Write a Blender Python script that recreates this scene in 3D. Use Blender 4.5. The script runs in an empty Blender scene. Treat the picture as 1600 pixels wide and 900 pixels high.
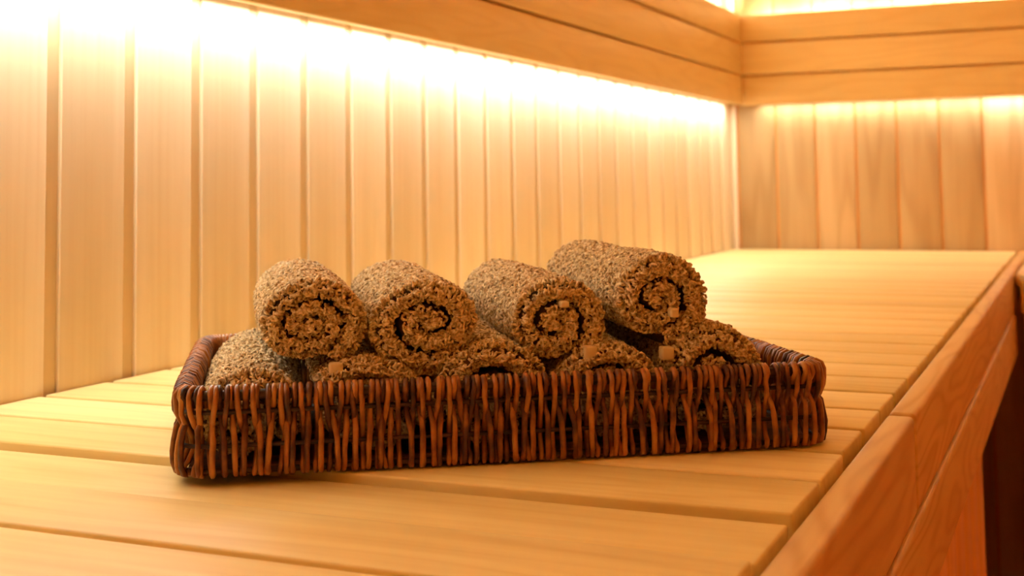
import bpy, bmesh, math, random
import numpy as np
from mathutils import Vector, Matrix

random.seed(7)
rng = np.random.default_rng(11)
scene = bpy.context.scene
COL = scene.collection
PI = math.pi

# one layout unit = the eye's height above the bench = 0.2 m; bench top is 0.9 m above the floor
S = 0.2
Z0 = 0.9


def pos(x, y, z=0.0):
    return Vector((x * S, y * S, Z0 + z * S))


# ------------------------------------------------------------------ camera
YAW, PITCH, ROLL = 0.416719, 0.0714852, -0.0134074
F_PX, CY = 1996.784, 143.89
cam_data = bpy.data.cameras.new('camera')
cam = bpy.data.objects.new('camera', cam_data)
COL.objects.link(cam)
fw = Vector((-math.sin(YAW) * math.cos(PITCH), math.cos(YAW) * math.cos(PITCH), math.sin(PITCH)))
r0 = Vector((math.cos(YAW), math.sin(YAW), 0))
u0 = r0.cross(fw)
rt = r0 * math.cos(ROLL) + u0 * math.sin(ROLL)
up = -r0 * math.sin(ROLL) + u0 * math.cos(ROLL)
mw = Matrix((rt, up, -fw)).transposed().to_4x4()
mw.translation = pos(0, 0, 1)
cam.matrix_world = mw
cam_data.sensor_width = 36.0
cam_data.lens = F_PX / 1600 * 36.0
cam_data.shift_y = (CY - 450) / 1600
cam_data.clip_start = 0.01
cam_data.dof.use_dof = True
cam_data.dof.focus_distance = 4.6 * S
cam_data.dof.aperture_fstop = 10.0
scene.camera = cam

# ------------------------------------------------------------------ world, light, exposure
world = bpy.data.worlds.new('world')
world.use_nodes = True
world.node_tree.nodes['Background'].inputs[0].default_value = (1.0, 0.7, 0.4, 1)
world.node_tree.nodes['Background'].inputs[1].default_value = 0.0
scene.world = world
LED_COLOR = (0.92, 0.98, 0.95)
LED_TILT = 0.0
LED_POWER = 2.75          # watts per metre of the strips facing down
LED_POWER_UP = 18.0       # strips above the panels, facing up
scene.view_settings.view_transform = 'Standard'
scene.view_settings.look = 'None'
scene.view_settings.gamma = 1.0
scene.view_settings.exposure = 0.0
scene.view_settings.use_curve_mapping = False
scene.cycles.diffuse_bounces = 7
scene.cycles.max_bounces = 12


# ------------------------------------------------------------------ helpers
def link(name, mesh, mat=None, parent=None, loc=(0, 0, 0)):
    o = bpy.data.objects.new(name, mesh)
    COL.objects.link(o)
    if mat is not None and len(mesh.materials) == 0:
        mesh.materials.append(mat)
    o.location = loc
    if parent is not None:
        o.parent = parent
    return o


def empty(name, loc, rz=0.0):
    o = bpy.data.objects.new(name, None)
    COL.objects.link(o)
    o.empty_display_size = 0.05
    o.location = loc
    o.rotation_euler = (0, 0, rz)
    return o


def tag(o, label=None, cat=None, group=None, kind=None):
    if label:
        o['label'] = label
    if cat:
        o['category'] = cat
    if group:
        o['group'] = group
    if kind:
        o['kind'] = kind
    return o


def box_mesh(name, sx, sy, sz, bevel=0.0, seg=2, smooth=True):
    """Box of layout-unit size, centred in x and y, top face at z = 0."""
    bm = bmesh.new()
    bmesh.ops.create_cube(bm, size=1.0)
    bmesh.ops.scale(bm, vec=(sx * S, sy * S, sz * S), verts=bm.verts)
    bmesh.ops.translate(bm, vec=(0, 0, -sz * S / 2), verts=bm.verts)
    if bevel > 0:
        bmesh.ops.bevel(bm, geom=list(bm.edges), offset=bevel * S, segments=seg, affect='EDGES', profile=0.5)
    me = bpy.data.meshes.new(name)
    bm.to_mesh(me)
    bm.free()
    if smooth and bevel > 0:
        for p in me.polygons:
            p.use_smooth = True
        me.set_sharp_from_angle(angle=math.radians(50))
    return me


def mesh_from(name, verts, faces, smooth=True):
    me = bpy.data.meshes.new(name)
    me.from_pydata([tuple(v) for v in verts], [], faces)
    me.update()
    if smooth:
        for p in me.polygons:
            p.use_smooth = True
    return me


def tube(points, radii, sides=6, closed=False):
    """Tube through points; returns verts, faces (layout units kept by the caller)."""
    pts = [Vector(p) for p in points]
    n = len(pts)
    verts, faces = [], []
    prev = None
    for i, p in enumerate(pts):
        if closed:
            t = (pts[(i + 1) % n] - pts[i - 1]).normalized()
        else:
            t = (pts[min(i + 1, n - 1)] - pts[max(i - 1, 0)]).normalized()
        if prev is None:
            a = Vector((0, 0, 1)) if abs(t.z) < 0.9 else Vector((1, 0, 0))
            nrm = (a - t * a.dot(t)).normalized()
        else:
            nrm = (prev - t * prev.dot(t)).normalized()
        prev = nrm
        b = t.cross(nrm)
        for k in range(sides):
            an = 2 * PI * k / sides
            verts.append(p + (nrm * math.cos(an) + b * math.sin(an)) * radii[i])
    rings = n if closed else n - 1
    for i in range(rings):
        j = (i + 1) % n
        for k in range(sides):
            k2 = (k + 1) % sides
            faces.append((i * sides + k, i * sides + k2, j * sides + k2, j * sides + k))
    if not closed:
        faces.append(tuple(range(sides - 1, -1, -1)))
        faces.append(tuple((n - 1) * sides + k for k in range(sides)))
    return verts, faces


# ------------------------------------------------------------------ materials
def nodes_of(name):
    m = bpy.data.materials.new(name)
    m.use_nodes = True
    nt = m.node_tree
    return m, nt, nt.nodes['Principled BSDF']


def ramp(nt, stops):
    r = nt.nodes.new('ShaderNodeValToRGB')
    e = r.color_ramp.elements
    while len(e) < len(stops):
        e.new(0.5)
    for el, (p, c) in zip(e, stops):
        el.position = p
        el.color = (*c, 1)
    return r


def wood(name, axis, light, dark, figure=0.35, streak=0.5, vary=0.16, rough=0.42, fine=170.0, bump=0.05, rings=9.0):
    """Planed softwood; axis = board length. Contours of stretched noise give the growth-ring figure."""
    m, nt, bsdf = nodes_of(name)
    N, L = nt.nodes.new, nt.links.new
    tc = N('ShaderNodeTexCoord')
    oi = N('ShaderNodeObjectInfo')
    off = N('ShaderNodeVectorMath'); off.operation = 'SCALE'
    comb = N('ShaderNodeCombineXYZ')
    for k, f in enumerate((13.0, 29.0, 41.0)):
        mu = N('ShaderNodeMath'); mu.operation = 'MULTIPLY'; mu.inputs[1].default_value = f
        L(oi.outputs['Random'], mu.inputs[0]); L(mu.outputs[0], comb.inputs[k])
    add = N('ShaderNodeVectorMath'); add.operation = 'ADD'
    L(tc.outputs['Object'], add.inputs[0]); L(comb.outputs[0], add.inputs[1])

    def stretched(scale_long, scale_cross):
        mp = N('ShaderNodeMapping')
        sc = [scale_cross] * 3
        sc['xyz'.index(axis)] = scale_long
        mp.inputs['Scale'].default_value = sc
        L(add.outputs[0], mp.inputs['Vector'])
        return mp

    # growth-ring contours
    mp1 = stretched(1.6, 13.0)
    n1 = N('ShaderNodeTexNoise'); n1.inputs['Scale'].default_value = 1.0; n1.inputs['Detail'].default_value = 1.5
    L(mp1.outputs[0], n1.inputs['Vector'])
    mul = N('ShaderNodeMath'); mul.operation = 'MULTIPLY'; mul.inputs[1].default_value = rings * 6.283
    L(n1.outputs['Fac'], mul.inputs[0])
    sn = N('ShaderNodeMath'); sn.operation = 'SINE'; L(mul.outputs[0], sn.inputs[0])
    mr = N('ShaderNodeMapRange'); mr.inputs['From Min'].default_value = -1; mr.inputs['From Max'].default_value = 1
    L(sn.outputs[0], mr.inputs['Value'])
    pw = N('ShaderNodeMath'); pw.operation = 'POWER'; pw.inputs[1].default_value = 2.2
    L(mr.outputs[0], pw.inputs[0])
    # fine pin stripes
    mp2 = stretched(3.0, fine)
    n2 = N('ShaderNodeTexNoise'); n2.inputs['Scale'].default_value = 1.0; n2.inputs['Detail'].default_value = 3.0
    L(mp2.outputs[0], n2.inputs['Vector'])
    # broad tone drift
    mp3 = stretched(0.9, 9.0)
    n3 = N('ShaderNodeTexNoise'); n3.inputs['Scale'].default_value = 1.0; n3.inputs['Detail'].default_value = 2.0
    L(mp3.outputs[0], n3.inputs['Vector'])
    f1 = N('ShaderNodeMath'); f1.operation = 'MULTIPLY'; f1.inputs[1].default_value = figure
    L(pw.outputs[0], f1.inputs[0])
    f2 = N('ShaderNodeMath'); f2.operation = 'MULTIPLY_ADD'; f2.inputs[1].default_value = streak
    f2.inputs[2].default_value = -0.5 * streak
    L(n2.outputs['Fac'], f2.inputs[0])
    f3 = N('ShaderNodeMath'); f3.operation = 'ADD'; L(f1.outputs[0], f3.inputs[0]); L(f2.outputs[0], f3.inputs[1])
    f4 = N('ShaderNodeMath'); f4.operation = 'MULTIPLY_ADD'; f4.inputs[1].default_value = 0.7; f4.inputs[2].default_value = -0.22
    L(n3.outputs['Fac'], f4.inputs[0])
    f5 = N('ShaderNodeMath'); f5.operation = 'ADD'; f5.use_clamp = True
    L(f3.outputs[0], f5.inputs[0]); L(f4.outputs[0], f5.inputs[1])
    rp = ramp(nt, [(0.0, light), (1.0, dark)])
    L(f5.outputs[0], rp.inputs[0])
    hsv = N('ShaderNodeHueSaturation')
    vr = N('ShaderNodeMapRange'); vr.inputs['To Min'].default_value = 1 - vary; vr.inputs['To Max'].default_value = 1 + vary * 0.6
    L(oi.outputs['Random'], vr.inputs['Value']); L(vr.outputs[0], hsv.inputs['Value'])
    sr = N('ShaderNodeMapRange'); sr.inputs['To Min'].default_value = 1.06; sr.inputs['To Max'].default_value = 0.94
    L(oi.outputs['Random'], sr.inputs['Value']); L(sr.outputs[0], hsv.inputs['Saturation'])
    L(rp.outputs[0], hsv.inputs['Color'])
    L(hsv.outputs[0], bsdf.inputs['Base Color'])
    bsdf.inputs['Roughness'].default_value = rough
    bsdf.inputs['Specular IOR Level'].default_value = 0.35
    bp = N('ShaderNodeBump'); bp.inputs['Strength'].default_value = bump; bp.inputs['Distance'].default_value = 0.001
    L(n2.outputs['Fac'], bp.inputs['Height'])
    L(bp.outputs[0], bsdf.inputs['Normal'])
    return m


WL, WD = (0.80, 0.52, 0.25), (0.55, 0.27, 0.085)
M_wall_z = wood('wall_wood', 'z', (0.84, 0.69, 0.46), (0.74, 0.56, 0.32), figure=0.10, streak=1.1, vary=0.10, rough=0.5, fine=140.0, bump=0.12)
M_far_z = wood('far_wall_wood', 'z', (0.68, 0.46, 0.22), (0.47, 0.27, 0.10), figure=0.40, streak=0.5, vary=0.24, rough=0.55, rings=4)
M_side_z = wood('side_wall_wood', 'z', (0.88, 0.62, 0.28), (0.78, 0.48, 0.18), figure=0.2, vary=0.05, rough=0.5)
M_back = wood('groove_wood', 'z', (0.82, 0.64, 0.38), (0.70, 0.50, 0.25), figure=0.1, rough=0.6)
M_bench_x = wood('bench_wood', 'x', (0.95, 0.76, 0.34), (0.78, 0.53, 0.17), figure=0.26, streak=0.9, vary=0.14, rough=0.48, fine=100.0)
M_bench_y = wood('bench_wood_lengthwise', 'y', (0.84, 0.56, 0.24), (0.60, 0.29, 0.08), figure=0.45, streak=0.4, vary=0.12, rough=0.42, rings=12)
M_panel_y = wood('panel_wood_lengthwise', 'y', (0.82, 0.60, 0.27), (0.68, 0.43, 0.16), figure=0.25, vary=0.12, rough=0.45)
M_panel_x = wood('panel_wood_crosswise', 'x', (0.82, 0.60, 0.27), (0.68, 0.42, 0.15), figure=0.25, vary=0.14, rough=0.45)
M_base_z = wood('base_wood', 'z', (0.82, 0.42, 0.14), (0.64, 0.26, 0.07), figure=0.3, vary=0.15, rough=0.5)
M_dark = wood('floor_wood', 'x', (0.84, 0.32, 0.12), (0.70, 0.22, 0.08), figure=0.2, vary=0.2, rough=0.6)


def plain(name, col, rough=0.5, metal=0.0):
    m, nt, b = nodes_of(name)
    n = nt.nodes.new('ShaderNodeTexNoise'); n.inputs['Scale'].default_value = 60
    r = ramp(nt, [(0.3, tuple(c * 0.85 for c in col)), (0.7, col)])
    nt.links.new(n.outputs['Fac'], r.inputs[0]); nt.links.new(r.outputs[0], b.inputs['Base Color'])
    b.inputs['Roughness'].default_value = rough
    b.inputs['Metallic'].default_value = metal
    return m


M_alu = plain('led_channel_metal', (0.7, 0.68, 0.64), 0.4, 1.0)
m, nt, b = nodes_of('led_diffuser')
b.inputs['Base Color'].default_value = (0.9, 0.85, 0.75, 1)
b.inputs['Emission Color'].default_value = (*LED_COLOR, 1)
b.inputs['Emission Strength'].default_value = 6.0
M_led = m


def wicker_material():
    m, nt, b = nodes_of('wicker')
    N, L = nt.nodes.new, nt.links.new
    tc = N('ShaderNodeTexCoord'); oi = N('ShaderNodeObjectInfo')
    add = N('ShaderNodeVectorMath'); add.operation = 'ADD'
    mu = N('ShaderNodeMath'); mu.operation = 'MULTIPLY'; mu.inputs[1].default_value = 17.0
    L(oi.outputs['Random'], mu.inputs[0])
    L(tc.outputs['Object'], add.inputs[0]); L(mu.outputs[0], add.inputs[1])
    n = N('ShaderNodeTexNoise'); n.inputs['Scale'].default_value = 55; n.inputs['Detail'].default_value = 3
    L(add.outputs[0], n.inputs['Vector'])
    f = N('ShaderNodeMath'); f.operation = 'MULTIPLY_ADD'; f.inputs[1].default_value = 0.45; f.use_clamp = True
    L(oi.outputs['Random'], f.inputs[0])
    f2 = N('ShaderNodeMath'); f2.operation = 'MULTIPLY_ADD'; f2.inputs[1].default_value = 1.5; f2.inputs[2].default_value = -0.5
    L(n.outputs['Fac'], f2.inputs[0]); L(f2.outputs[0], f.inputs[2])
    r = ramp(nt, [(0.0, (0.020, 0.006, 0.004)), (0.3, (0.12, 0.032, 0.008)), (0.6, (0.38, 0.13, 0.022)), (1.0, (0.58, 0.27, 0.06))])
    L(f.outputs[0], r.inputs[0]); L(r.outputs[0], b.inputs['Base Color'])
    b.inputs['Roughness'].default_value = 0.36
    b.inputs['Specular IOR Level'].default_value = 0.45
    return m


M_wicker = wicker_material()
M_rod = plain('dark_willow', (0.05, 0.015, 0.006), 0.5)


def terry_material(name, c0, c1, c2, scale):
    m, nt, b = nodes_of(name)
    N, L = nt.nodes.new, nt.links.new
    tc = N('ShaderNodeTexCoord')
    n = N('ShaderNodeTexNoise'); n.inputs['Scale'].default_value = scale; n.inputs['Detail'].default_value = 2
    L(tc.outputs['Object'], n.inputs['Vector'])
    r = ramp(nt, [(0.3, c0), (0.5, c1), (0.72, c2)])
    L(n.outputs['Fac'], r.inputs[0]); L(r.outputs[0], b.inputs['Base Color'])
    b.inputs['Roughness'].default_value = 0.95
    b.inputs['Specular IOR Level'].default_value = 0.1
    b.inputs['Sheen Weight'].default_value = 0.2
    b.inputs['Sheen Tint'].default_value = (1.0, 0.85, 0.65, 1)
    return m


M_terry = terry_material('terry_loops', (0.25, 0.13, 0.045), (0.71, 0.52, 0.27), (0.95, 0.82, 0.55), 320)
M_cloth = terry_material('terry_ground_shaded', (0.07, 0.033, 0.015), (0.10, 0.05, 0.022), (0.15, 0.075, 0.034), 200)  # much darker than the loops: shade of gaps and creases put into the colour
M_tab = plain('hem_tape', (0.85, 0.66, 0.36), 0.8)

# ------------------------------------------------------------------ room
WX, FY = -4.684, 18.615           # face planes of the left and far wall boards
RX_ROOM, BY, CEIL, FLOOR = 6.2, -4.0, 6.6, -4.5
G, GD = 0.10, 0.022               # groove width and depth
PITCH_W = 0.5665
HALL = CEIL - FLOOR

wall_left = link('wall_left', box_mesh('wall_left', 0.3, FY - BY + 0.6, HALL), M_back, None,
                 pos(WX - GD - 0.15, (FY + BY) / 2, CEIL))
tag(wall_left, kind='structure')
wb = box_mesh('wall_board', GD + 0.02, PITCH_W - G, HALL - 0.02, 0.007)
k0 = math.floor((BY - 4.966) / PITCH_W) + 1
y = 4.966 + PITCH_W * k0
while y < FY - 0.02:
    ww = min(PITCH_W - G, FY - 0.015 - y)
    me = wb if ww > PITCH_W - G - 1e-6 else box_mesh('wall_board_narrow', GD + 0.02, ww, HALL - 0.02, 0.007)
    o = link('wall_board', me, M_wall_z, wall_left)
    o.matrix_parent_inverse = Matrix.Identity(4)
    o.location = pos(WX - (GD + 0.02) / 2, y + ww / 2, CEIL - 0.01) - wall_left.location
    y += PITCH_W

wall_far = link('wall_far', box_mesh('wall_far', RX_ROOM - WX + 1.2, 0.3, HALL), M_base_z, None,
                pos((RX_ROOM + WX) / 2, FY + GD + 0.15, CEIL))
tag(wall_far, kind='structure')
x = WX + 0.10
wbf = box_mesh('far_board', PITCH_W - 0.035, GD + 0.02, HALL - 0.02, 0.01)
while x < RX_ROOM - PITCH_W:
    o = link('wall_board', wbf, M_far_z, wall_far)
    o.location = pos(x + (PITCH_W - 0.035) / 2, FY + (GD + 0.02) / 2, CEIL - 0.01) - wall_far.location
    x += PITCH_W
ct = link('trim_1', box_mesh('trim_1', 0.07, 0.07, HALL - 0.02, 0.015), M_wall_z, None, pos(WX + 0.035, FY - 0.035, CEIL - 0.01))
tag(ct, kind='structure')

for nm, sx, sy, px, py in (('wall_right', 0.3, FY - BY + 0.6, RX_ROOM + 0.15, (FY + BY) / 2),
                           ('wall_back', RX_ROOM - WX + 1.2, 0.3, (RX_ROOM + WX) / 2, BY - 0.15)):
    tag(link(nm, box_mesh(nm, sx, sy, HALL), M_side_z, None, pos(px, py, CEIL)), kind='structure')
tag(link('ceiling', box_mesh('ceiling', RX_ROOM - WX + 1.2, FY - BY + 1.2, 0.3), M_side_z, None,
         pos((RX_ROOM + WX) / 2, (FY + BY) / 2, CEIL + 0.3)), kind='structure')
floor = link('floor', box_mesh('floor', RX_ROOM - WX + 1.2, FY - BY + 1.2, 0.3), M_dark, None,
             pos((RX_ROOM + WX) / 2, (FY + BY) / 2, FLOOR))
tag(floor, kind='structure')

# ------------------------------------------------------------------ long bench
bench = empty('sauna_bench', pos(-2.7, 7.0, FLOOR))
tag(bench, 'long honey-coloured wooden sauna bench of crosswise boards carrying the wicker basket', 'bench')
BP = 0.471
BXL, BXR = WX + 0.012, -0.835
TH = 0.14
bm_board = box_mesh('bench_board', BXR - BXL, BP - 0.044, TH, 0.009, 2)
rb = random.Random(3)


def bench_child(name, me, mat, loc):
    o = link(name, me, mat, bench)
    o.location = loc - bench.location
    return o


for k in range(-6, 34):
    y0 = 2.9616 + BP * k
    y1 = y0 + BP
    if y0 > FY - 0.1:
        break
    dz = rb.uniform(-0.003, 0.0)
    if k == 1:
        dz = -0.024           # the board that sits a little lower than its neighbour
    if k == 2:
        dz = 0.0
    if y1 > FY - 0.02:
        w_ = FY - 0.02 - y0
        o = bench_child('bench_board', box_mesh('bench_board_narrow', BXR - BXL, w_ - 0.036, TH, 0.008), M_bench_x,
                        pos((BXL + BXR) / 2, y0 + w_ / 2, dz))
    else:
        o = bench_child('bench_board', bm_board, M_bench_x, pos((BXL + BXR) / 2 + rb.uniform(-0.004, 0.004), (y0 + y1) / 2, dz))

RL, RR = -0.792, -0.68            # front rail
YJ = 5.70
for ya, yb in ((-1.2, YJ - 0.03), (YJ + 0.03, FY - 0.01)):
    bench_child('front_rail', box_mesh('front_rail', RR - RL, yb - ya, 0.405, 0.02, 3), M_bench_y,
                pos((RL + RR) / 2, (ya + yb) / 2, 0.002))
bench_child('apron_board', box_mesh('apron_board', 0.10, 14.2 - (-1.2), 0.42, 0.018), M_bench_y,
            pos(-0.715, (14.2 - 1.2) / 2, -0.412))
# base cladding below, set back
xb = -0.79
yy = -1.2
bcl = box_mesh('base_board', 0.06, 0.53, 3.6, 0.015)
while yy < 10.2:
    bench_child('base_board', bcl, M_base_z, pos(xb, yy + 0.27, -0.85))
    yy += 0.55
while yy < 14.1:                    # boards set back, shaped so the far end falls dark
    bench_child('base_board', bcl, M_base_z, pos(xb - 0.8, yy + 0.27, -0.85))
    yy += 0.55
for yb_ in (0.5, 7.5, 14.5):
    bench_child('bearer', box_mesh('bearer', 3.0, 0.25, 0.3, 0.02), M_base_z, pos(-2.8, yb_, -0.16))
for xx in (WX + 0.12, -1.3):
    bench_child('stringer', box_mesh('stringer', 0.16, FY + 1.0, 0.2, 0.02), M_base_z, pos(xx, (FY - 1.2) / 2, -0.145))

# ------------------------------------------------------------------ bench along the far wall
fb = empty('sauna_bench', pos(2.7, 16.4, FLOOR))
tag(fb, 'second wooden bench along the far wall, only its end shows beyond the long bench', 'bench')


def fb_child(name, me, mat, loc):
    o = link(name, me, mat, fb)
    o.location = loc - fb.location
    return o


x = RR + 0.02
bfm = box_mesh('far_bench_board', BP - 0.012, FY - 14.36, TH, 0.02)
while x < RX_ROOM - BP:
    fb_child('bench_board', bfm, M_bench_y, pos(x + BP / 2, (FY - 0.02 + 14.36) / 2, 0))
    x += BP
fb_child('front_rail', box_mesh('far_rail', RX_ROOM - RR - 0.08, 0.11, 0.405, 0.02), M_panel_x,
         pos((RX_ROOM + RR + 0.06) / 2, 14.27, 0.0))
fb_child('base_board', box_mesh('far_base', RX_ROOM - RR - 0.08, 0.06, 4.0, 0.015), M_base_z,
         pos((RX_ROOM + RR + 0.06) / 2, 14.8, -0.45))

# ------------------------------------------------------------------ backrest panels with light strips
D_P, T_P = 0.25, 0.08
ROWS = ((2.092, 2.506), (2.534, 2.982), (3.012, 3.405))
PX0, PX1 = WX + D_P - T_P, WX + D_P
pl = empty('backrest_panel', pos(PX1, 8.0, 2.092))
tag(pl, 'three-board wooden backrest panel on the long left wall, lit from behind', 'backrest')
PYE = FY - D_P - 0.09
for i, (za, zb) in enumerate(ROWS):
    o = link('backrest_board', box_mesh('backrest_board', T_P, PYE - (BY + 0.1), zb - za, 0.014, 2), M_panel_y, pl)
    o.location = pos((PX0 + PX1) / 2, (PYE + BY + 0.1) / 2, zb) - pl.location
pf = empty('backrest_panel', pos(1.0, FY - D_P, 2.092))
tag(pf, 'three-board wooden backrest panel on the far wall, lit from behind', 'backrest')
for i, (za, zb) in enumerate(ROWS):
    o = link('backrest_board', box_mesh('backrest_board_far', RX_ROOM - 0.1 - PX0, T_P, zb - za, 0.014, 2), M_panel_x, pf)
    o.location = pos((RX_ROOM - 0.1 + PX0) / 2, FY - D_P + T_P / 2, zb) - pf.location
o = link('corner_light_block', box_mesh('corner_light_block', D_P - 0.075, 0.15, 1.15, 0.0), M_base_z, pl)  # added behind the corner gap to block strip light and keep it dark
o.location = pos(WX + 0.02 + (D_P - 0.075) / 2, FY - D_P - 0.08, 3.385) - pl.location
# added light stops behind the two open joints, and battens that carry the boards
for zg in (2.52, 2.997):
    o = link('joint_light_stop', box_mesh('joint_light_stop', 0.02, PYE - 0.1 - (BY + 0.1), 0.10, 0.0), M_base_z, pl)
    o.location = pos(PX0 - 0.011, (PYE - 0.1 + BY + 0.1) / 2, zg + 0.05) - pl.location
    o = link('joint_light_stop', box_mesh('joint_light_stop_far', RX_ROOM - 0.1 - PX1 - 0.012, 0.02, 0.10, 0.0), M_base_z, pf)
    o.location = pos((RX_ROOM - 0.1 + PX1 + 0.012) / 2, FY - D_P + T_P + 0.011, zg + 0.05) - pf.location
for yk in np.arange(1.0, 18.0, 4.0):
    o = link('batten', box_mesh('batten', 0.135, 0.3, 0.65, 0.01), M_base_z, pl)
    o.location = pos(WX + 0.068, yk, 2.94) - pl.location
for xk in np.arange(-3.4, 6.0, 3.0):
    o = link('batten', box_mesh('batten_far', 0.3, 0.135, 0.65, 0.01), M_base_z, pf)
    o.location = pos(xk, FY - 0.068, 2.94) - pf.location


def led_strip(axis, c0, c1, cross, z, down, label, tilt=0.0, gain=1.0):
    """Light tape in a metal channel; axis 'x' or 'y'; cross = the other coordinate."""
    mid, ln = (c0 + c1) / 2, c1 - c0
    loc = pos(cross, mid, z) if axis == 'y' else pos(mid, cross, z)
    t = empty('light_strip', loc)
    tag(t, label, 'light strip')
    sgn = 1 if down else -1
    cw, chh = 0.036, 0.022
    dims = (cw, ln, chh) if axis == 'y' else (ln, cw, chh)
    c = link('channel', box_mesh('channel', *dims), M_alu, t)
    c.location = (0, 0, (chh if down else 0.0) * S)
    dd = (cw * 0.7, ln * 0.998, 0.006) if axis == 'y' else (ln * 0.998, cw * 0.7, 0.006)
    d = link('diffuser', box_mesh('diffuser', *dd), M_led, t)
    d.location = (0, 0, (0.0 if down else 0.006) * S)
    ld = bpy.data.lights.new('strip_light', 'AREA')
    ld.shape = 'RECTANGLE'
    ld.size = (cw * 0.7) * S if axis == 'y' else ln * S
    ld.size_y = ln * S if axis == 'y' else (cw * 0.7) * S
    ld.color = LED_COLOR
    ld.energy = (LED_POWER if down else LED_POWER_UP) * ln * S * gain
    lo = bpy.data.objects.new('strip_light', ld)
    COL.objects.link(lo)
    lo.parent = t
    lo.location = (0, 0, -0.010 * S * sgn)
    if not down:
        lo.rotation_euler = (PI, 0, 0)
    t.rotation_euler = (0, tilt, 0) if axis == 'y' else (tilt, 0, 0)
    return t


led_strip('y', 2.0, FY - 0.5, WX + 0.125, 2.118, True, 'light strip behind the lower edge of the left backrest panel', LED_TILT)
led_strip('x', WX + 0.45, RX_ROOM - 0.2, FY - 0.125, 2.118, True, 'light strip behind the lower edge of the far backrest panel', LED_TILT, 0.5)
led_strip('y', BY + 0.3, FY - 0.5, WX + 0.12, 3.08, False, 'light strip behind the upper edge of the left backrest panel')
led_strip('x', WX + 0.45, RX_ROOM - 0.2, FY - 0.12, 3.08, False, 'light strip behind the upper edge of the far backrest panel')

# ------------------------------------------------------------------ wicker basket
BANG = math.radians(34.5)
BA = Vector((-2.8807, 3.63, 0))
BU = Vector((math.cos(BANG), math.sin(BANG), 0))
BV = Vector((-math.sin(BANG), math.cos(BANG), 0))
S0, S1, T0, T1 = -0.02, 2.39, -0.055, 1.58      # footprint along and across
CR = 0.13


def bpos(s, t, z):
    p = BA + BU * s + BV * t
    return pos(p.x, p.y, z)


basket = empty('wicker_basket', bpos((S0 + S1) / 2, (T0 + T1) / 2, 0), BANG)
tag(basket, 'low rectangular dark brown wicker basket of rolled towels on the bench', 'basket')
SC, TC = (S0 + S1) / 2, (T0 + T1) / 2
HS, HT = (S1 - S0) / 2, (T1 - T0) / 2


def perimeter(d, inset=0.0):
    """Point, outward normal and side name at arc length d from the front left corner's end, running right along the front."""
    w, l, r = 2 * (HS - CR), 2 * (HT - CR), CR
    arc = PI / 2 * r
    segs = [('front', w), ('corner_fr', arc), ('right', l), ('corner_br', arc), ('back', w), ('corner_bl', arc), ('left', l), ('corner_fl', arc)]
    tot = sum(q for _, q in segs)
    d %= tot
    cs = [(-HS + r, -HT + r), (HS - r, -HT + r), (HS - r, HT - r), (-HS + r, HT - r)]
    i = 0
    for nm, q in segs:
        if d < q:
            break
        d -= q
        i += 1
    side = i // 2
    base_n = [(0, -1), (1, 0), (0, 1), (-1, 0)][side]
    if i % 2 == 0:
        n = base_n
        tdir = (-base_n[1], base_n[0])
        c = cs[side]
        p = (c[0] + n[0] * r + tdir[0] * d, c[1] + n[1] * r + tdir[1] * d)
    else:
        a = math.atan2(base_n[1], base_n[0]) + d / r
        c = cs[(side + 1) % 4]
        n = (math.cos(a), math.sin(a))
        p = (c[0] + n[0] * r, c[1] + n[1] * r)
    return Vector((p[0] - n[0] * inset, p[1] - n[1] * inset, 0)), Vector((n[0], n[1], 0)), nm, tot


TOT = perimeter(0)[3]
N_ST = int(round(TOT / 0.0213 / 2)) * 2
RZ = 0.302                       # rim height
# (outward offset, tangential drift, z) along a strand: from inside, over the rim, down and under
PATH_A = [(-.062, 0, .235), (-.060, 0, .275), (-.048, 0, .300), (-.026, 0, .3095), (-.006, 0, .300), (.004, 0, .280), (.003, .1, .248), (.002, .3, .222),
          (-.016, .6, .185), (-.040, 1, .140), (-.046, 1, .095), (-.028, .8, .058), (-.006, .6, .038), (-.006, .5, .018), (-.022, .4, .012)]
PATH_B = [(-.062, 0, .235), (-.060, 0, .275), (-.048, 0, .300), (-.026, 0, .3095), (-.006, 0, .300), (.001, 0, .280), (-.014, 0, .258), (-.034, .1, .230),
          (-.024, .3, .195), (-.005, .6, .165), (.003, .9, .125), (.006, 1, .085), (.004, 1, .045), (-.004, 1, .018), (-.022, 1, .012)]


def strand_mesh(path, drift, rad, seed, name):
    q = random.Random(seed)
    pts, rr = [], []
    for i, (o, tq, z) in enumerate(path):
        w = 0.0 if i < 5 else 1.0
        pts.append(((drift * tq + q.uniform(-.0024, .0024) * w) * S, (o + q.uniform(-.0025, .0025) * w) * S, z * S))
        rr.append(rad * S * (1 + q.uniform(-.08, .1)))
    v, f = tube(pts, rr, 6)
    return mesh_from(name, v, f)


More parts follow.
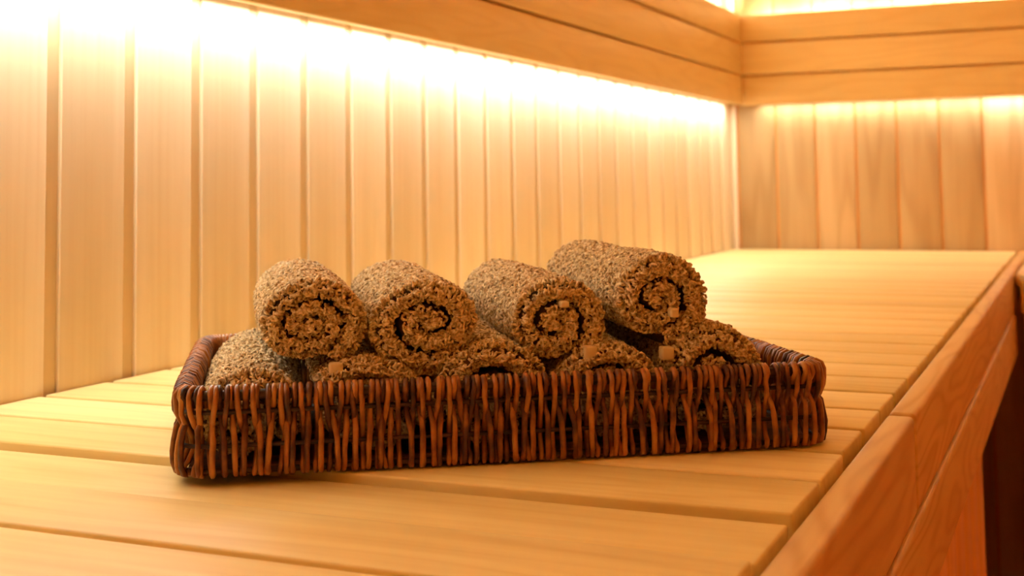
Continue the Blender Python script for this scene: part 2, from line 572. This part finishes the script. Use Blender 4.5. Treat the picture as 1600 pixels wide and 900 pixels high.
var_a = [strand_mesh(PATH_A, dr, 0.0098, 10 + i, 'strand_a%d' % i) for i, dr in enumerate((-.018, -.008, 0.0, .008, .018, .012))]
var_b = [strand_mesh(PATH_B, dr, 0.0104, 30 + i, 'strand_b%d' % i) for i, dr in enumerate((-.018, -.010, -.002, .006, .012, -.014))]
hidden_v, hidden_f = [], []
rs = random.Random(5)
for i in range(N_ST):
    p, n, side, _ = perimeter((i + 0.5) * TOT / N_ST)
    me = rs.choice(var_a if i % 2 == 0 else var_b)
    az = math.atan2(n.y, n.x) - PI / 2       # local y = outward
    if side in ('back', 'corner_bl', 'corner_br'):
        R = Matrix.Translation(p * S) @ Matrix.Rotation(az, 4, 'Z')
        for me in (var_a[2], var_b[2]):
            b0 = len(hidden_v)
            hidden_v += [R @ v.co for v in me.vertices]
            hidden_f += [tuple(b0 + j for j in f.vertices) for f in me.polygons]
    else:
        o = link('wicker_strand', me, M_wicker, basket)
        o.location = p * S
        o.rotation_euler = (rs.uniform(-.02, .02), rs.uniform(-.045, .045), az)
o = link('wicker_strands', mesh_from('back_strands', hidden_v, hidden_f), M_wicker, basket)
tag(o, kind='stuff')


def loop_rail(name, inset, z, rad):
    pts = [perimeter(TOT * k / 160, inset)[0] * S + Vector((0, 0, z * S)) for k in range(160)]
    v, f = tube(pts, [rad * S] * 160, 8, True)
    return link(name, mesh_from(name, v, f), M_rod, basket)


loop_rail('rim_rail', 0.028, 0.281, 0.0185)
loop_rail('middle_rail', 0.016, 0.226, 0.008)
loop_rail('middle_rail', 0.016, 0.112, 0.008)
loop_rail('bottom_rail', 0.022, 0.026, 0.010)
# base of close-set rods
bv, bf = [], []
tt = -HT + 0.05
while tt < HT - 0.05:
    v, f = tube([((-HS + 0.05) * S, tt * S, 0.022 * S), (0, tt * S, 0.022 * S), ((HS - 0.05) * S, tt * S, 0.022 * S)], [0.014 * S] * 3, 6)
    b0 = len(bv)
    bv += v
    bf += [tuple(b0 + j for j in q) for q in f]
    tt += 0.029
o = link('base', mesh_from('base', bv, bf), M_wicker, basket)

# ------------------------------------------------------------------ rolled towels
LOOP_RINGS = 6


def loop_template():
    """One terry loop: an open ring of yarn, wider than its foot, slightly twisted."""
    v, f = [], []
    for i in range(LOOP_RINGS):
        ph = -0.22 * PI + 1.44 * PI * (i / (LOOP_RINGS - 1))
        c = np.array([0.5 * math.cos(ph), 0.20 * math.cos(ph) * (0.4 + math.sin(ph)), 0.55 * math.sin(ph) + 0.30])
        tdir = np.array([-0.5 * math.sin(ph), 0.0, 0.55 * math.cos(ph)])
        tdir /= np.linalg.norm(tdir)
        n1 = np.array([0, 1.0, 0])
        n2 = np.cross(tdir, n1)
        for k in range(4):
            a = 2 * PI * k / 4 + 0.5
            v.append(c + 0.27 * (math.cos(a) * n1 + math.sin(a) * n2))
    for i in range(LOOP_RINGS - 1):
        for k in range(4):
            k2 = (k + 1) % 4
            f.append((i * 4 + k, i * 4 + k2, i * 4 + 4 + k2, i * 4 + 4 + k))
    return np.array(v), np.array(f)


LT_V, LT_F = loop_template()


def pile_mesh(name, P, Nn, size):
    """One curled loop per point; P points, Nn outward normals (layout units)."""
    n = len(P)
    ra = rng.normal(size=(n, 3))
    Nn = Nn + rng.normal(size=(n, 3)) * 0.33
    Nn /= np.linalg.norm(Nn, axis=1)[:, None]
    t1 = ra - (ra * Nn).sum(1)[:, None] * Nn
    t1 /= np.linalg.norm(t1, axis=1)[:, None]
    t2 = np.cross(Nn, t1)
    sc = size * rng.uniform(0.8, 1.3, n)
    hh = sc * rng.uniform(0.8, 1.2, n)
    tv = LT_V[None, :, :]
    V = P[:, None, :] + t1[:, None, :] * (tv[..., 0:1] * sc[:, None, None]) + t2[:, None, :] * (tv[..., 1:2] * sc[:, None, None]) \
        + Nn[:, None, :] * (tv[..., 2:3] * hh[:, None, None])
    V = (V * S).reshape(-1, 3)
    nf = len(LT_F)
    Fc = (LT_F[None] + (np.arange(n) * len(LT_V))[:, None, None]).reshape(-1, 4)
    me = bpy.data.meshes.new(name)
    me.vertices.add(len(V)); me.vertices.foreach_set('co', V.astype(np.float32).ravel())
    me.loops.add(Fc.size); me.loops.foreach_set('vertex_index', Fc.astype(np.int32).ravel())
    me.polygons.add(len(Fc))
    me.polygons.foreach_set('loop_start', np.arange(0, Fc.size, 4, dtype=np.int32))
    me.polygons.foreach_set('use_smooth', np.ones(len(Fc), dtype=bool))
    me.update(calc_edges=True)
    return me


def spiral(turns, start, sgn, flat, n=110):
    """Centre line of the rolled sheet in a unit disc: (x, z) points, band half width."""
    w = 1.0 / (turns + 0.18)
    th = np.linspace(0, 2 * PI * turns, n)
    rho = 1 - w / 2 - w * th / (2 * PI)
    rho = np.maximum(rho, 0.03)
    rho = rho + 0.025 * np.sin(th * 1.7 + start) * rho
    ang = start + sgn * th
    sq = 1 - flat * (1 - rho) ** 1.0
    c = np.stack([rho * np.cos(ang), rho * np.sin(ang) * sq], 1)
    one = c[:n // max(1, int(round(turns))) + 2]
    lo, hi = one.min(0), one.max(0)
    half = (hi - lo) / 2
    c = (c - (lo + hi) / 2) / half
    hw = w / 2 / half.mean()
    k = 1 / (1 + hw)
    return c * k, hw * k


def towel(s, t, z, a, b, length, turns, start, sgn, flat, yaw, tilt, label, tabs=(), low=0.0):
    root = empty('rolled_towel', bpos(s, t, z - b), BANG + yaw)
    tag(root, label, 'towel', 'rolled brown terry towels in the basket')
    c, hw = spiral(turns, start, sgn, flat)
    n = len(c)
    d = np.gradient(c, axis=0)
    d /= np.linalg.norm(d, axis=1)[:, None] + 1e-9
    nr = np.stack([d[:, 1], -d[:, 0]], 1) * sgn      # outward
    pil = 0.016                                       # room left for the pile
    ax, bz = a - pil, b - pil

    def cross(k):                                     # k = half thickness factor
        o = c + nr * hw * k
        i = c - nr * hw * k
        return np.concatenate([o, i[::-1]])

    ys = [0.0, 0.012, 0.035, 0.12, 0.5, 0.85, 0.965, 0.988, 1.0]
    ks = [0.28, 0.56, 0.72, 0.80, 0.82, 0.80, 0.72, 0.56, 0.28]
    verts = []

    def place(x2, y01):
        bul = 1.0 + 0.02 * math.sin(y01 * 9 + s * 7)
        return np.stack([x2[:, 0] * ax * bul, np.full(len(x2), y01 * length), b + x2[:, 1] * bz * bul + tilt * y01 * length], 1)

    for y01, k in zip(ys, ks):
        verts.append(place(cross(k), y01))
    V = np.concatenate(verts)
    m2 = 2 * n
    faces = []
    for r in range(len(ys) - 1):
        for j in range(m2):
            j2 = (j + 1) % m2
            faces.append((r * m2 + j, r * m2 + j2, (r + 1) * m2 + j2, (r + 1) * m2 + j))
    for r, flip in ((0, False), (len(ys) - 1, True)):
        for j in range(n - 1):
            q = (r * m2 + j, r * m2 + m2 - 1 - j, r * m2 + m2 - 2 - j, r * m2 + j + 1)
            faces.append(q[::-1] if flip else q)
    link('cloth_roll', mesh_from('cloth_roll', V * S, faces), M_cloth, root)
    # pile on the outside of the outermost turn
    dens = 1 / 0.0130 ** 2
    n_out = int(2 * PI * (a + b) / 2 * length * dens)
    th_max = (2 * PI) / (2 * PI * turns) * (n - 1)
    ii = rng.uniform(0, th_max, n_out)
    i0 = np.floor(ii).astype(int); fr = (ii - i0)[:, None]
    i1 = np.minimum(i0 + 1, n - 1)
    cc = c[i0] * (1 - fr) + c[i1] * fr
    nn = nr[i0] * (1 - fr) + nr[i1] * fr
    y01 = rng.uniform(0.004, 0.996, n_out)
    if low:                                           # the underside lies hidden in the basket
        keep = (cc[:, 1] > -0.4) & (y01 < low)
        cc, nn, y01 = cc[keep], nn[keep], y01[keep]
        n_out = len(cc)
    X2 = cc + nn * hw * 0.85
    bul = 1.0 + 0.02 * np.sin(y01 * 9 + s * 7)
    P1 = np.stack([X2[:, 0] * ax * bul, y01 * length, b + X2[:, 1] * bz * bul + tilt * y01 * length], 1)
    N1 = np.stack([nn[:, 0] / ax, np.zeros(n_out), nn[:, 1] / bz], 1)
    N1 /= np.linalg.norm(N1, axis=1)[:, None]
    # pile on the rolled front end, kept off the creases between the turns
    seg = np.linalg.norm(np.diff(c * [ax, bz], axis=0), axis=1)
    cum = np.concatenate([[0], np.cumsum(seg)])
    n_end = int(PI * a * b * dens * 1.15)
    P2, N2 = [], []
    for yy_, sg in ((0.0, -1),):
        u_ = rng.uniform(0, cum[-1], n_end)
        fi = np.interp(u_, cum, np.arange(n))
        i0 = np.minimum(np.floor(fi).astype(int), n - 2); fr = (fi - i0)[:, None]
        cc = c[i0] * (1 - fr) + c[i0 + 1] * fr
        nn = nr[i0]
        lat = rng.uniform(-0.64, 0.64, n_end)
        X2 = cc + nn * (hw * lat)[:, None]
        dep = (np.abs(lat) / 0.64) ** 2.5 * 0.030 * length
        P2.append(np.stack([X2[:, 0] * ax, yy_ * length - sg * (dep - 0.004), b + X2[:, 1] * bz + tilt * yy_ * length], 1))
        N2.append(np.stack([nn[:, 0] * lat * 0.7, np.full(n_end, float(sg)), nn[:, 1] * lat * 0.7], 1))
    P = np.concatenate([P1] + P2); Nn = np.concatenate([N1] + N2)
    Nn /= np.linalg.norm(Nn, axis=1)[:, None]
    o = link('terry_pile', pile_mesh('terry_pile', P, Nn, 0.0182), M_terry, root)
    tag(o, kind='stuff')
    for (tx, tz, tw, thh) in tabs:
        me = box_mesh('hem_tab', tw, 0.05, thh, 0.008)
        q = link('hem_tab', me, M_tab, root)
        tag(q, 'pale hem tab')
        q.location = (tx * S, -0.030 * S, (b + tz + thh / 2) * S)
    return root


FL = 0.036
BOTTOM = ((0.240, .195, .160, 2.6, -0.4, 1, 0.5, 0.0, 1.0, 'brown rolled towel at the left end of the bottom layer, against the basket end'),
          (0.660, .224, .177, 2.7, 2.6, -1, 0.4, 0.0, 0.6, 'brown rolled towel in the bottom layer, second from the left end of the basket'),
          (1.108, .217, .193, 2.5, 0.4, 1, 0.45, 0.02, 0.7, 'brown rolled towel in the middle of the bottom layer'),
          (1.547, .217, .185, 2.8, 2.9, -1, 0.3, 0.0, 0.7, 'brown rolled towel in the bottom layer, second from the right end of the basket'),
          (1.967, .200, .212, 2.6, -0.6, 1, 0.2, 0.0, 1.0, 'brown rolled towel at the right end of the bottom layer'))
for s_, a_, b_, tu, st, sg, fl, ti, lw, lab in BOTTOM:
    towel(s_, 0.06, FL + b_, a_, b_, 1.36, tu, st, sg, fl, 0.0, ti, lab, low=lw)
towel(0.464, 0.10, .503, .195, .165, 1.28, 2.9, -1.0, 1, 0.5, 0.03, 0.0,
      'brown rolled towel at the left end of the top layer, coiled in an oval', tabs=((0.075, -0.158, 0.05, 0.045),))
towel(0.862, 0.10, .475, .202, .176, 1.28, 2.5, -0.9, -1, 0.1, 0.0, 0.0,
      'brown rolled towel in the top layer, second from the left')
towel(1.374, 0.10, .474, .184, .173, 1.28, 2.4, -1.1, 1, 0.1, 0.0, 0.0,
      'brown rolled towel in the top layer with two pale tabs, second from the right',
      tabs=((0.105, -0.105, 0.05, 0.05), (0.01, 0.075, 0.034, 0.026)))
towel(1.778, 0.10, .540, .180, .187, 1.28, 2.3, -1.4, 1, 0.0, 0.0, 0.0,
      'brown rolled towel at the right end of the top layer, the highest of all',
      tabs=((0.0, -0.185, 0.05, 0.05), (0.03, -0.035, 0.034, 0.036)))
